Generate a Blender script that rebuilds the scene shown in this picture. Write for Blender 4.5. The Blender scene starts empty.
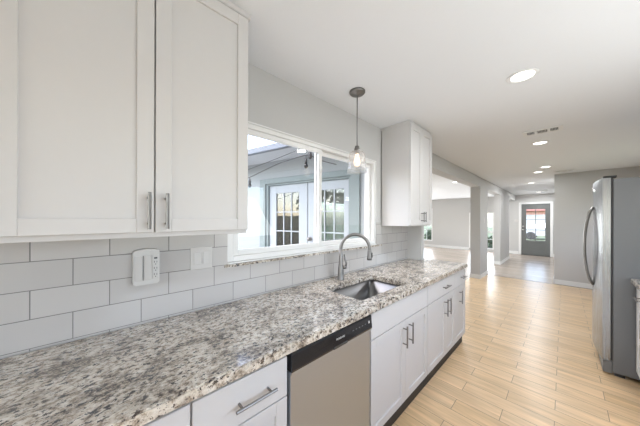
import bpy, bmesh, math, random
from mathutils import Vector, Matrix
random.seed(7)
S = bpy.context.scene
C = S.collection
PI = math.pi

# ------------------------------------------------------------------ camera
YAW = 0.810605773; ROLL = 0.003044
cam = bpy.data.cameras.new('camera'); cam_o = bpy.data.objects.new('camera', cam); C.objects.link(cam_o)
cam.sensor_width = 36; cam.lens = 231.9868/640*36; cam.shift_y = (219.124-213)/640
cam.clip_start = .02; cam.clip_end = 300
cam_o.matrix_world = Matrix.Translation((1.4188, 0, 1.4240)) @ Matrix.Rotation(YAW, 4, 'Z') @ Matrix.Rotation(PI/2, 4, 'X') @ Matrix.Rotation(ROLL, 4, 'Z')
S.camera = cam_o

# ------------------------------------------------------------------ world, light, exposure
S.view_settings.view_transform = 'Standard'; S.view_settings.look = 'None'
S.view_settings.exposure = 0.43; S.view_settings.gamma = 1
S.view_settings.use_curve_mapping = False
W = bpy.data.worlds.new('world'); S.world = W; W.use_nodes = True
wn = W.node_tree.nodes; wl = W.node_tree.links
bg = wn['Background']
sky = wn.new('ShaderNodeTexSky'); sky.sky_type = 'NISHITA'; sky.sun_disc = False
sky.sun_elevation = math.radians(50); sky.sun_rotation = math.radians(200); sky.dust_density = 2.0; sky.air_density = 1.0
hs = wn.new('ShaderNodeHueSaturation'); hs.inputs['Saturation'].default_value = .8
wl.new(sky.outputs[0], hs.inputs['Color']); wl.new(hs.outputs[0], bg.inputs[0])
bg.inputs[1].default_value = .85
CAN_POWER = 8.0
def area(name, loc, rot, sx, sy, power, col=(1, .97, .93), shape='RECTANGLE'):
    l = bpy.data.lights.new(name, 'AREA'); l.shape = shape; l.size = sx
    if shape == 'RECTANGLE': l.size_y = sy
    l.energy = power; l.color = col
    o = bpy.data.objects.new(name, l); C.objects.link(o); o.location = loc; o.rotation_euler = rot
    return o
# added fill lamp, set at an invented glazed door behind the camera
area('fill_rear', (1.3, -2.30, 1.15), (-PI/2-math.radians(28), 0, PI), 1.7, 1.7, 6, (.94, .965, 1.0))
# added fill lamp at an invented right-wall window, tilted up to brighten the ceiling
area('fill_right', (2.44, 1.15, 1.5), (0, PI/2+math.radians(50), 0), 1.1, 2.2, 18, (.94, .965, 1.0))
# daylight entering by the front windows of the living room
area('daylight_living', (-3.62, 12.50, 1.15), (-PI/2, 0, 0), .6, 1.6, 28, (.95, .98, 1.0))
area('daylight_living', (-1.17, 12.50, .92), (-PI/2, 0, 0), .85, 1.5, 28, (.95, .98, 1.0))
area('fill_side', (-4.55, 7.5, 1.35), (0, -PI/2, 0), 1.5, 4.0, 130, (.95, .98, 1.0))  # added fill lamp by the unseen left wall of the living room

# ------------------------------------------------------------------ materials
def new_mat(name):
    m = bpy.data.materials.new(name); m.use_nodes = True
    return m, m.node_tree.nodes, m.node_tree.links, m.node_tree.nodes['Principled BSDF']
def N(nt, t, **k):
    n = nt.new(t)
    for a, b in k.items(): setattr(n, a, b)
    return n
def paint(name, col, rough=.5, bump=.0, scale=60, var=.03, metal=0, spec=.5):
    m, n, l, p = new_mat(name)
    tc = N(n, 'ShaderNodeTexCoord'); nz = N(n, 'ShaderNodeTexNoise'); nz.inputs['Scale'].default_value = scale; nz.inputs['Detail'].default_value = 4
    l.new(tc.outputs['Object'], nz.inputs['Vector'])
    r = N(n, 'ShaderNodeMapRange'); r.inputs[3].default_value = 1-var; r.inputs[4].default_value = 1+var
    l.new(nz.outputs['Fac'], r.inputs[0])
    mx = N(n, 'ShaderNodeVectorMath', operation='SCALE'); mx.inputs[0].default_value = col[:3]
    l.new(r.outputs[0], mx.inputs['Scale']); l.new(mx.outputs[0], p.inputs['Base Color'])
    p.inputs['Roughness'].default_value = rough; p.inputs['Metallic'].default_value = metal
    p.inputs['Specular IOR Level'].default_value = spec
    if bump:
        b = N(n, 'ShaderNodeBump'); b.inputs['Strength'].default_value = bump; b.inputs['Distance'].default_value = .002
        l.new(nz.outputs['Fac'], b.inputs['Height']); l.new(b.outputs[0], p.inputs['Normal'])
    return m
def brushed(name, col, rough=.28, axis=2, metal=1.0):
    m, n, l, p = new_mat(name)
    tc = N(n, 'ShaderNodeTexCoord'); mp = N(n, 'ShaderNodeMapping')
    sc = [260, 260, 260]; sc[axis] = 3; mp.inputs['Scale'].default_value = sc
    nz = N(n, 'ShaderNodeTexNoise'); nz.inputs['Scale'].default_value = 1; nz.inputs['Detail'].default_value = 2
    l.new(tc.outputs['Object'], mp.inputs[0]); l.new(mp.outputs[0], nz.inputs[0])
    r = N(n, 'ShaderNodeMapRange'); r.inputs[3].default_value = rough-.03; r.inputs[4].default_value = rough+.04
    l.new(nz.outputs['Fac'], r.inputs[0]); l.new(r.outputs[0], p.inputs['Roughness'])
    p.inputs['Base Color'].default_value = (*col, 1); p.inputs['Metallic'].default_value = metal
    return m
def granite(name):
    m, n, l, p = new_mat(name)
    tc = N(n, 'ShaderNodeTexCoord')
    mp = N(n, 'ShaderNodeMapping'); mp.inputs['Rotation'].default_value = (0, 0, .5); mp.inputs['Scale'].default_value = (1.25, .85, 1)
    l.new(tc.outputs['Object'], mp.inputs[0])
    def noise(s, d=5, rgh=.6, dist=0, v=None):
        z = N(n, 'ShaderNodeTexNoise'); z.inputs['Scale'].default_value = s; z.inputs['Detail'].default_value = d
        z.inputs['Roughness'].default_value = rgh; z.inputs['Distortion'].default_value = dist
        l.new(mp.outputs[0], z.inputs[0]); return z
    def ramp(src, st):
        r = N(n, 'ShaderNodeValToRGB'); e = r.color_ramp.elements
        e[0].position, e[0].color = st[0][0], (*st[0][1], 1); e[1].position, e[1].color = st[-1][0], (*st[-1][1], 1)
        for po, co in st[1:-1]:
            q = e.new(po); q.color = (*co, 1)
        l.new(src, r.inputs[0]); return r
    base = ramp(noise(46, 5, .72).outputs['Fac'], [(.34, (.13, .10, .08)), (.43, (.42, .35, .28)), (.50, (.66, .59, .50)), (.66, (.80, .76, .70))])
    tan = ramp(noise(9, 5, .65, .4).outputs['Fac'], [(.48, (0, 0, 0)), (.60, (1, 1, 1))])
    mxt = N(n, 'ShaderNodeMix', data_type='RGBA'); l.new(tan.outputs[0], mxt.inputs[0]); l.new(base.outputs[0], mxt.inputs[6])
    base2 = ramp(noise(75, 4, .7).outputs['Fac'], [(.38, (.085, .065, .055)), (.5, (.28, .235, .19)), (.62, (.60, .53, .44))])
    l.new(base2.outputs[0], mxt.inputs[7])
    dk = ramp(noise(62, 4, .68, .3).outputs['Fac'], [(.555, (0, 0, 0)), (.585, (1, 1, 1))])
    m2 = N(n, 'ShaderNodeMix', data_type='RGBA'); l.new(dk.outputs[0], m2.inputs[0]); l.new(mxt.outputs[2], m2.inputs[6])
    dcol = ramp(noise(15, 3).outputs['Fac'], [(.4, (.075, .055, .045)), (.6, (.03, .035, .05))]); l.new(dcol.outputs[0], m2.inputs[7])
    vo = N(n, 'ShaderNodeTexVoronoi'); vo.inputs['Scale'].default_value = 150; l.new(mp.outputs[0], vo.inputs[0])
    sp = ramp(vo.outputs['Distance'], [(.16, (1, 1, 1)), (.24, (0, 0, 0))])
    spm = N(n, 'ShaderNodeMath', operation='MULTIPLY'); l.new(sp.outputs[0], spm.inputs[0])
    g = ramp(noise(30, 2).outputs['Fac'], [(.48, (0, 0, 0)), (.56, (1, 1, 1))]); l.new(g.outputs[0], spm.inputs[1])
    m3 = N(n, 'ShaderNodeMix', data_type='RGBA'); l.new(spm.outputs[0], m3.inputs[0]); l.new(m2.outputs[2], m3.inputs[6]); m3.inputs[7].default_value = (.05, .05, .055, 1)
    l.new(m3.outputs[2], p.inputs['Base Color'])
    p.inputs['Roughness'].default_value = .12; p.inputs['IOR'].default_value = 2.05
    return m
def tile_mat(name):
    m, n, l, p = new_mat(name)
    ge = N(n, 'ShaderNodeNewGeometry'); sx = N(n, 'ShaderNodeSeparateXYZ'); cb = N(n, 'ShaderNodeCombineXYZ')
    l.new(ge.outputs['Position'], sx.inputs[0])
    a = N(n, 'ShaderNodeMath', operation='SUBTRACT'); a.inputs[1].default_value = .034-.2265*20; l.new(sx.outputs[1], a.inputs[0])
    b = N(n, 'ShaderNodeMath', operation='SUBTRACT'); b.inputs[1].default_value = .924-.111*20; l.new(sx.outputs[2], b.inputs[0])
    l.new(a.outputs[0], cb.inputs[0]); l.new(b.outputs[0], cb.inputs[1])
    br = N(n, 'ShaderNodeTexBrick', offset=.5, offset_frequency=2); br.inputs['Scale'].default_value = 1
    br.inputs['Brick Width'].default_value = .2265; br.inputs['Row Height'].default_value = .111
    br.inputs['Mortar Size'].default_value = .0017; br.inputs['Mortar Smooth'].default_value = .15; br.inputs['Bias'].default_value = 0
    br.inputs['Color1'].default_value = (.49, .465, .445, 1); br.inputs['Color2'].default_value = (.55, .525, .505, 1); br.inputs['Mortar'].default_value = (.20, .19, .18, 1)
    l.new(cb.outputs[0], br.inputs[0]); l.new(br.outputs['Color'], p.inputs['Base Color'])
    r = N(n, 'ShaderNodeMapRange'); r.inputs[3].default_value = .16; r.inputs[4].default_value = .8; l.new(br.outputs['Fac'], r.inputs[0]); l.new(r.outputs[0], p.inputs['Roughness'])
    bu = N(n, 'ShaderNodeBump'); bu.inputs['Strength'].default_value = .5; bu.inputs['Distance'].default_value = .002; bu.invert = True
    l.new(br.outputs['Fac'], bu.inputs['Height']); l.new(bu.outputs[0], p.inputs['Normal'])
    return m
def plank_mat(name, c1, c2, mort, rough, w=.54, h=.14, x0=.295, y0=.095, grain=(.72, 1.12)):
    m, n, l, p = new_mat(name)
    ge = N(n, 'ShaderNodeNewGeometry')
    mp = N(n, 'ShaderNodeMapping'); mp.inputs['Location'].default_value = (-x0+w*40, -y0+h*40, 0); l.new(ge.outputs['Position'], mp.inputs[0])
    br = N(n, 'ShaderNodeTexBrick', offset=.5, offset_frequency=2); br.inputs['Scale'].default_value = 1
    br.inputs['Brick Width'].default_value = w; br.inputs['Row Height'].default_value = h
    br.inputs['Mortar Size'].default_value = .0022; br.inputs['Mortar Smooth'].default_value = .3; br.inputs['Bias'].default_value = 0
    br.inputs['Color1'].default_value = (*c1, 1); br.inputs['Color2'].default_value = (*c2, 1); br.inputs['Mortar'].default_value = (*mort, 1)
    l.new(mp.outputs[0], br.inputs[0])
    # grain runs along x, shifted per plank
    m2 = N(n, 'ShaderNodeMapping'); m2.inputs['Scale'].default_value = (1.3, 16, 1); l.new(ge.outputs['Position'], m2.inputs[0])
    off = N(n, 'ShaderNodeVectorMath', operation='ADD'); l.new(m2.outputs[0], off.inputs[0])
    sc = N(n, 'ShaderNodeVectorMath', operation='SCALE'); sc.inputs['Scale'].default_value = 90; l.new(br.outputs['Color'], sc.inputs[0]); l.new(sc.outputs[0], off.inputs[1])
    nz = N(n, 'ShaderNodeTexNoise'); nz.inputs['Scale'].default_value = 1.6; nz.inputs['Detail'].default_value = 6; nz.inputs['Roughness'].default_value = .6; nz.inputs['Distortion'].default_value = .5
    l.new(off.outputs[0], nz.inputs[0])
    r = N(n, 'ShaderNodeMapRange'); r.inputs[1].default_value = .3; r.inputs[2].default_value = .72; r.inputs[3].default_value = grain[0]; r.inputs[4].default_value = grain[1]
    l.new(nz.outputs['Fac'], r.inputs[0])
    mx = N(n, 'ShaderNodeVectorMath', operation='SCALE'); l.new(br.outputs['Color'], mx.inputs[0]); l.new(r.outputs[0], mx.inputs['Scale'])
    l.new(mx.outputs[0], p.inputs['Base Color'])
    p.inputs['Roughness'].default_value = rough
    bu = N(n, 'ShaderNodeBump'); bu.inputs['Strength'].default_value = .25; bu.inputs['Distance'].default_value = .001; bu.invert = True
    l.new(br.outputs['Fac'], bu.inputs['Height']); l.new(bu.outputs[0], p.inputs['Normal'])
    return m
def glass_mat(name, tint=(1, 1, 1), ior=1.5):
    m, n, l, p = new_mat(name); n.remove(p)
    out = n['Material Output']; tr = N(n, 'ShaderNodeBsdfTransparent'); tr.inputs[0].default_value = (*tint, 1)
    gl = N(n, 'ShaderNodeBsdfGlossy'); gl.inputs['Roughness'].default_value = .0
    lw = N(n, 'ShaderNodeLayerWeight'); lw.inputs[0].default_value = .5; mx = N(n, 'ShaderNodeMixShader')
    pw_ = N(n, 'ShaderNodeMath', operation='POWER'); pw_.inputs[1].default_value = 5; l.new(lw.outputs['Facing'], pw_.inputs[0])
    f0 = ((ior-1)/(ior+1))**2
    fr = N(n, 'ShaderNodeMath', operation='MULTIPLY_ADD'); fr.inputs[1].default_value = 1-f0; fr.inputs[2].default_value = f0; l.new(pw_.outputs[0], fr.inputs[0])
    l.new(fr.outputs[0], mx.inputs[0]); l.new(tr.outputs[0], mx.inputs[1]); l.new(gl.outputs[0], mx.inputs[2]); l.new(mx.outputs[0], out.inputs[0])
    return m
def emit(name, col, st):
    m, n, l, p = new_mat(name)
    p.inputs['Base Color'].default_value = (.8, .8, .8, 1); p.inputs['Emission Color'].default_value = (*col, 1); p.inputs['Emission Strength'].default_value = st
    return m
def brick_wall_mat(name):
    m, n, l, p = new_mat(name)
    tc = N(n, 'ShaderNodeTexCoord'); mp = N(n, 'ShaderNodeMapping'); mp.inputs['Rotation'].default_value = (PI/2, 0, 0); l.new(tc.outputs['Object'], mp.inputs[0])
    br = N(n, 'ShaderNodeTexBrick'); br.inputs['Scale'].default_value = 4; br.inputs['Color1'].default_value = (.42, .18, .13, 1); br.inputs['Color2'].default_value = (.5, .25, .19, 1); br.inputs['Mortar'].default_value = (.5, .47, .44, 1)
    l.new(mp.outputs[0], br.inputs[0]); l.new(br.outputs[0], p.inputs['Base Color']); p.inputs['Roughness'].default_value = .9
    return m
def siding_mat(name, col):
    m, n, l, p = new_mat(name)
    ge = N(n, 'ShaderNodeNewGeometry'); sx = N(n, 'ShaderNodeSeparateXYZ'); l.new(ge.outputs['Position'], sx.inputs[0])
    a = N(n, 'ShaderNodeMath', operation='MULTIPLY'); a.inputs[1].default_value = 7.4; l.new(sx.outputs[2], a.inputs[0])
    f = N(n, 'ShaderNodeMath', operation='FRACT'); l.new(a.outputs[0], f.inputs[0])
    bu = N(n, 'ShaderNodeBump'); bu.inputs['Strength'].default_value = .6; bu.inputs['Distance'].default_value = .01
    l.new(f.outputs[0], bu.inputs['Height']); l.new(bu.outputs[0], p.inputs['Normal'])
    p.inputs['Base Color'].default_value = (*col, 1); p.inputs['Roughness'].default_value = .6
    return m

M = {}
M['cab'] = paint('white_cabinet_paint', (.63, .61, .595), .5, 0, 30, .01, 0, .35)
M['wall'] = paint('greige_wall_paint', (.535, .525, .51), .75, .15, 220, .015)
M['ceil'] = paint('white_ceiling_paint', (.78, .79, .805), .85, .25, 160, .015)
M['trim'] = paint('white_trim_paint', (.78, .775, .76), .4, 0, 20, .01)
M['vinyl'] = paint('white_window_vinyl', (.80, .79, .77), .4, 0, 20, .01)
M['plastic'] = paint('white_plastic', (.60, .58, .555), .35, 0, 40, .01)
M['plastic2'] = paint('off_white_plastic', (.58, .555, .53), .4, 0, 40, .01)
M['slot'] = paint('dark_slot', (.05, .048, .045), .6)
M['toe_board'] = paint('dark_brown_toe_board', (.05, .04, .032), .7)  # even dark brown board colour for the cabinet toe kicks
M['steel'] = brushed('brushed_stainless', (.53, .57, .625), .38, 2)
M['fsteel'] = brushed('fridge_stainless', (.27, .28, .29), .26, 2)
M['fside'] = paint('grey_fridge_side', (.15, .155, .16), .45, .2, 300, .04, .35)
M['nickel'] = brushed('brushed_nickel', (.25, .24, .23), .40, 2)
M['sink'] = brushed('sink_steel', (.21, .21, .215), .3, 1)
M['chrome'] = brushed('bright_chrome', (.75, .75, .75), .12, 2)
M['black'] = paint('black_gloss_panel', (.012, .013, .016), .16, 0, 20, .02)
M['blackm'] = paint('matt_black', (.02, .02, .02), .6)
M['granite'] = granite('speckled_granite')
M['tile'] = tile_mat('white_subway_tile')
M['floor'] = plank_mat('light_oak_plank_tile', (.72, .495, .275), (.80, .57, .345), (.30, .21, .14), .30)
M['floor2'] = plank_mat('greyed_oak_plank', (.40, .33, .265), (.48, .40, .33), (.28, .22, .17), .27, 1.2, .18, .1, .0)
M['glass'] = glass_mat('window_glass')
M['dglass'] = glass_mat('patio_door_glass', (.55, .58, .57), 1.9)
M['bulbglass'] = glass_mat('seedy_clear_glass', (.97, .97, .97), 1.6)
def seedy(m):
    n, l = m.node_tree.nodes, m.node_tree.links; out = n['Material Output']; prev = out.inputs[0].links[0].from_socket
    tl = N(n, 'ShaderNodeBsdfTranslucent'); tl.inputs[0].default_value = (.9, .9, .9, 1); df = N(n, 'ShaderNodeBsdfDiffuse'); df.inputs[0].default_value = (.9, .9, .9, 1); ad = N(n, 'ShaderNodeMixShader'); l.new(tl.outputs[0], ad.inputs[1]); l.new(df.outputs[0], ad.inputs[2])
    tc = N(n, 'ShaderNodeTexCoord'); vo = N(n, 'ShaderNodeTexVoronoi'); vo.inputs['Scale'].default_value = 90; l.new(tc.outputs['Object'], vo.inputs[0])
    r = N(n, 'ShaderNodeMapRange'); r.inputs[1].default_value = .1; r.inputs[2].default_value = .4; r.inputs[3].default_value = .38; r.inputs[4].default_value = .12; l.new(vo.outputs['Distance'], r.inputs[0])
    mx = N(n, 'ShaderNodeMixShader'); l.new(r.outputs[0], mx.inputs[0]); l.new(prev, mx.inputs[1]); l.new(ad.outputs[0], mx.inputs[2]); l.new(mx.outputs[0], out.inputs[0])
seedy(M['bulbglass'])
M['warmbulb'] = emit('lit_warm_bulb', (1, .62, .34), 1.6)
M['darkbulb'] = glass_mat('smoked_bulb_glass', (.25, .25, .25))
M['fil'] = emit('warm_filament', (1, .42, .13), 10)
M['lamp'] = emit('lit_diffuser', (1, .97, .92), 4)
M['greydoor'] = paint('charcoal_grey_door_paint', (.14, .145, .14), .45)
M['casing'] = paint('grey_green_casing_paint', (.17, .205, .20), .6)
M['pdoor'] = paint('white_patio_door_paint', (.31, .335, .35), .5)
M['siding'] = siding_mat('pale_lap_siding', (.28, .30, .305))
M['soffit'] = paint('white_soffit', (.45, .47, .49), .6)
M['gutter'] = paint('slate_gutter', (.10, .115, .14), .5)
M['concrete'] = paint('patio_concrete', (.45, .44, .42), .85, .3, 12, .12)
M['grass'] = paint('lawn_green', (.14, .17, .10), .95, .5, 18, .35)
M['leaf'] = paint('leaf_green', (.075, .115, .06), .6, 0, 5, .4)
M['bark'] = paint('bark_brown', (.10, .07, .05), .9, .4, 30, .2)
M['fence'] = paint('weathered_fence_wood', (.26, .17, .11), .85, .3, 9, .25)
M['brick'] = brick_wall_mat('red_house_brick')
M['roof'] = paint('brown_shingle', (.22, .10, .08), .9, .4, 20, .2)
M['carpaint'] = paint('silver_car_paint', (.45, .47, .52), .25, 0, 10, .02, .5)
M['tire'] = paint('tyre_rubber', (.03, .03, .03), .8)
M['groove'] = paint('grey_groove', (.25, .24, .23), .6)
M['curtain'] = paint('sheer_white_blind', (.7, .7, .68), .8)

# ------------------------------------------------------------------ mesh helpers
def link(name, bm, mat, parent=None, smooth=False, loc=None):
    me = bpy.data.meshes.new(name); bmesh.ops.recalc_face_normals(bm, faces=bm.faces[:]); bm.to_mesh(me); bm.free()
    if smooth:
        for f in me.polygons: f.use_smooth = True
    o = bpy.data.objects.new(name, me); C.objects.link(o)
    if mat: me.materials.append(mat)
    if parent: o.parent = parent
    if loc: o.location = loc
    return o
def bx(bm, x0, x1, y0, y1, z0, z1, bev=0, seg=1):
    r = bmesh.ops.create_cube(bm, size=1)
    vs = r['verts']
    for v in vs:
        v.co = Vector(((x0+x1)/2+v.co.x*(x1-x0), (y0+y1)/2+v.co.y*(y1-y0), (z0+z1)/2+v.co.z*(z1-z0)))
    if bev:
        es = list({e for v in vs for e in v.link_edges})
        bmesh.ops.bevel(bm, geom=es, offset=bev, segments=seg, affect='EDGES', profile=.6)
def box(name, mat, x0, x1, y0, y1, z0, z1, parent=None, bev=0, seg=1):
    bm = bmesh.new(); bx(bm, x0, x1, y0, y1, z0, z1, bev, seg); return link(name, bm, mat, parent)
def boxes(name, mat, lst, parent=None, bev=0):
    bm = bmesh.new()
    for b in lst: bx(bm, *b, bev)
    return link(name, bm, mat, parent)
def tube(bm, pts, rad, seg=10, cap=True):
    pts = [Vector(p) for p in pts]; n = len(pts)
    rads = rad if isinstance(rad, (list, tuple)) else [rad]*n
    up = None; rings = []
    for i, p in enumerate(pts):
        t = (pts[min(i+1, n-1)]-pts[max(i-1, 0)]).normalized()
        if up is None: up = t.orthogonal().normalized()
        up = (up - t*up.dot(t)).normalized(); sd = t.cross(up)
        rings.append([bm.verts.new(p+(up*math.cos(2*PI*k/seg)+sd*math.sin(2*PI*k/seg))*rads[i]) for k in range(seg)])
    for a, b in zip(rings[:-1], rings[1:]):
        for k in range(seg): bm.faces.new((a[k], a[(k+1) % seg], b[(k+1) % seg], b[k]))
    if cap: bm.faces.new(rings[0][::-1]); bm.faces.new(rings[-1])
def lathe(bm, c, prof, seg=24, close=False):
    c = Vector(c); rings = []
    for r, z in prof:
        rings.append([bm.verts.new(c+Vector((max(r, 1e-4)*math.cos(2*PI*k/seg), max(r, 1e-4)*math.sin(2*PI*k/seg), z))) for k in range(seg)])
    pr = list(zip(rings[:-1], rings[1:]))
    if close: pr.append((rings[-1], rings[0]))
    for a, b in pr:
        for k in range(seg): bm.faces.new((a[k], a[(k+1) % seg], b[(k+1) % seg], b[k]))
    if not close:
        bm.faces.new(rings[0][::-1]); bm.faces.new(rings[-1])
def prism(bm, poly, z0, z1):
    a = [bm.verts.new((x, y, z0)) for x, y in poly]; b = [bm.verts.new((x, y, z1)) for x, y in poly]
    bm.faces.new(a[::-1]); bm.faces.new(b); n = len(poly)
    for i in range(n): bm.faces.new((a[i], a[(i+1) % n], b[(i+1) % n], b[i]))
def empty(name, label, cat, loc=(0, 0, 0), rz=0, group=None):
    o = bpy.data.objects.new(name, None); C.objects.link(o); o.location = loc; o.rotation_euler = (0, 0, rz); o.empty_display_size = .05
    o['label'] = label; o['category'] = cat
    if group: o['group'] = group
    return o
def tag(o, label, cat, group=None):
    o['label'] = label; o['category'] = cat
    if group: o['group'] = group
    return o
def struct(o, label=None):
    o['kind'] = 'structure'
    if label: o['label'] = label
    return o
def dup(root, loc, label, rz=None):
    r = root.copy(); C.objects.link(r); r.location = loc; r['label'] = label
    if rz is not None: r.rotation_euler = (0, 0, rz)
    for ch in list(root.children):
        c = ch.copy(); C.objects.link(c); c.parent = r
        for g in list(ch.children):
            d = g.copy(); C.objects.link(d); d.parent = c
    return r

# ------------------------------------------------------------------ room shell
CEIL = 2.44
def wallY(x): return 2.443+.2561*x      # face of the angled patio wall, y for a given x
struct(box('floor', M['floor'], -.17, 2.65, -2.55, 7.30, -.12, 0), 'light oak plank tile floor of the kitchen')
bm = bmesh.new(); prism(bm, [(-.17, 7.30), (2.65, 7.30), (2.65, 12.75), (-4.75, 12.75), (-4.75, wallY(-4.75)+.16), (-.17, wallY(-.17)+.16)], -.12, 0)
struct(link('floor', bm, M['floor2']), 'greyer plank floor of the hall and living room')
bm = bmesh.new(); prism(bm, [(-.17, -2.55), (2.65, -2.55), (2.65, 12.75), (-4.75, 12.75), (-4.75, wallY(-4.75)+.16), (-.17, wallY(-.17)+.16)], CEIL, CEIL+.12)
struct(link('ceiling', bm, M['ceil']))
# threshold strip
struct(box('trim_1', M['floor2'], -.17, 1.27, 7.28, 7.32, 0, .004), 'thin floor threshold strip')
# left wall with the window opening y .565..2.19, z 1.13..2.06
WX = -.15
struct(boxes('wall_left', M['wall'], [(WX, 0, -2.4, .565, 0, CEIL), (WX, 0, 2.19, 2.95, 0, CEIL), (WX, 0, .565, 2.19, 0, 1.13), (WX, 0, .565, 2.19, 2.06, CEIL),
    (0, .19, 2.921, 3.0, 0, CEIL), (WX, 0, 2.95, 3.0, 0, CEIL)]))
struct(boxes('wall_divider', M['wall'], [(-.15, .03, 3.0, 12.57, 2.22, CEIL), (-.17, .034, 6.62, 7.40, 0, 2.2199), (-.13, .03, 9.2, 10.92, 0, 2.2199)]), 'header beam and two wall posts between kitchen and living room')
struct(boxes('wall_right', M['wall'], [(2.5, 2.65, -2.4, 0, 0, CEIL), (2.5, 2.65, 2.4, 4.75, 0, CEIL), (2.5, 2.65, 6.85, 7.37, 0, CEIL), (2.5, 2.65, 4.75, 6.85, 0, .9), (2.5, 2.65, 4.75, 6.85, 2.1, CEIL), (2.5, 2.65, 0, 2.4, 0, .95), (2.5, 2.65, 0, 2.4, 2.1, CEIL)]))
struct(box('wall_end', M['wall'], 1.27, 2.65, 7.37, 7.50, 0, CEIL))
struct(box('wall_hall', M['wall'], 1.27, 1.40, 7.50, 12.57, 0, CEIL))
# rear wall with an added glazed opening for fill light, x .4..2.2
struct(boxes('wall_rear', M['wall'], [(WX, .35, -2.55, -2.4, 0, CEIL), (2.25, 2.65, -2.55, -2.4, 0, CEIL), (.35, 2.25, -2.55, -2.4, 2.1, CEIL)]))
FY = 12.576
struct(boxes('wall_far', M['wall'], [(-4.75, -3.95, FY, FY+.15, 0, CEIL), (-3.95, -3.30, FY, FY+.15, 0, .3), (-3.95, -3.30, FY, FY+.15, 2.0, CEIL),
    (-3.30, -1.65, FY, FY+.15, 0, CEIL), (-1.65, -.70, FY, FY+.15, 0, .1), (-1.65, -.70, FY, FY+.15, 1.75, CEIL),
    (-.70, .18, FY, FY+.15, 0, CEIL), (.18, 1.09, FY, FY+.15, 2.08, CEIL), (1.09, 1.40, FY, FY+.15, 0, CEIL)]))
struct(boxes('wall_living', M['wall'], [(-4.75, -4.6, wallY(-4.6)+.2, 5.5, 0, CEIL), (-4.75, -4.6, 9.5, FY, 0, CEIL), (-4.75, -4.6, 5.5, 9.5, 0, .6), (-4.75, -4.6, 5.5, 9.5, 2.1, CEIL)]))
# baseboards
def base(name, lst): struct(boxes(name, M['trim'], lst, bev=.003))
base('baseboard_end', [(1.262, 2.45, 7.356, 7.37, 0, .10)])
base('baseboard_post', [(-.184, .048, 6.606, 6.62, 0, .10), (.034, .048, 6.62, 7.40, 0, .10), (-.184, -.17, 6.62, 7.40, 0, .10)])
base('baseboard_hall', [(-.144, .044, 9.186, 9.2, 0, .10), (.03, .044, 9.2, 10.92, 0, .10), (-.144, -.13, 9.2, 10.92, 0, .1), (1.256, 1.27, 7.5, 12.56, 0, .1)])
base('baseboard_far', [(-4.6, -1.66, FY-.014, FY, 0, .12), (-.69, .12, FY-.014, FY, 0, .12), (1.14, 1.255, FY-.014, FY, 0, .12)])

# angled exterior wall of the living room wing, french doors in it
PP = Vector((-1.12804, 2.15414)); PD = Vector((.9684, .2494)).normalized(); PA = math.atan2(PD.y, PD.x)
def pw(o): o.location = (PP.x, PP.y, 0); o.rotation_euler = (0, 0, PA); return o    # local x along the wall, -y out to the patio
o = pw(boxes('wall_patio', M['siding'], [(-3.7, -.80, 0, .15, -.12, 2.44), (.70, 1.005, 0, .15, -.12, 2.44), (-.80, .70, 0, .15, 1.98, 2.44)])); struct(o, 'pale siding wall of the patio')
o = pw(boxes('trim_2', M['casing'], [(-.92, -.80, -.025, 0, -.10, 2.06), (.70, .82, -.025, 0, -.10, 2.06), (-.80, .70, -.025, 0, 1.98, 2.06), (-.80, -.755, .0, .15, -.1, 1.98), (.66, .70, 0, .15, -.1, 1.98), (-.755, .66, 0, .15, 1.952, 1.98)], bev=.003)); struct(o, 'grey door casing')
o = pw(boxes('trim_3', M['soffit'], [(-3.7, .90, -.50, 0, 2.336, 2.37)])); struct(o, 'white eave soffit')
o = pw(boxes('trim_4', M['gutter'], [(-3.7, .90, -.56, -.50, 2.30, 2.375)], bev=.006)); struct(o, 'dark gutter at the eave edge')
struct(box('ground', M['concrete'], -6.5, WX, -6, wallY(-2)+1.1, -.22, -.121), 'patio slab')
struct(box('ground', M['grass'], -40, 40, -40, 60, -.40, -.23), 'lawn around the house')

def french_leaf(name, x0, x1, gx0, knob_x):
    root = bpy.data.objects.new(name, None); C.objects.link(root); root.empty_display_size = .05; pw(root); root['kind'] = 'structure'
    z0, z1 = -.10, 1.95; gz1 = 1.828; p = .295; gz0 = gz1-5*p; gx1 = gx0+.45
    L = [(x0, gx0, .03, .075, z0, z1), (gx1, x1, .03, .075, z0, z1), (gx0, gx1, .03, .075, gz1, z1), (gx0, gx1, .03, .075, z0, gz0)]
    boxes('door_frame', M['pdoor'], L, root, .002)
    bm = bmesh.new()
    for k in (1, 2): bx(bm, gx0+k*.15-.008, gx0+k*.15+.008, .035, .062, gz0, gz1)
    for k in range(1, 5): bx(bm, gx0, gx1, .034, .063, gz1-k*p-.008, gz1-k*p+.008)
    link('muntins', bm, M['pdoor'], root)
    box('glass_pane', M['dglass'], gx0, gx1, .047, .052, gz0, gz1, root)
    if knob_x is not None:
        bm = bmesh.new(); lathe(bm, (0, 0, 0), [(.028, 0), (.028, .006), (.011, .01), (.011, .035), (.026, .045), (.028, .058), (.018, .07)], 16)
        bmesh.ops.rotate(bm, verts=bm.verts, cent=(0, 0, 0), matrix=Matrix.Rotation(PI/2, 3, 'X'))
        bmesh.ops.translate(bm, verts=bm.verts, vec=(knob_x, .0299, 1.14)); link('door_knob', bm, M['nickel'], root, True)
    return root
french_leaf('door_2', -.75, -.006, -.61, None)
french_leaf('door_3', .006, .655, .13, .05)
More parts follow.
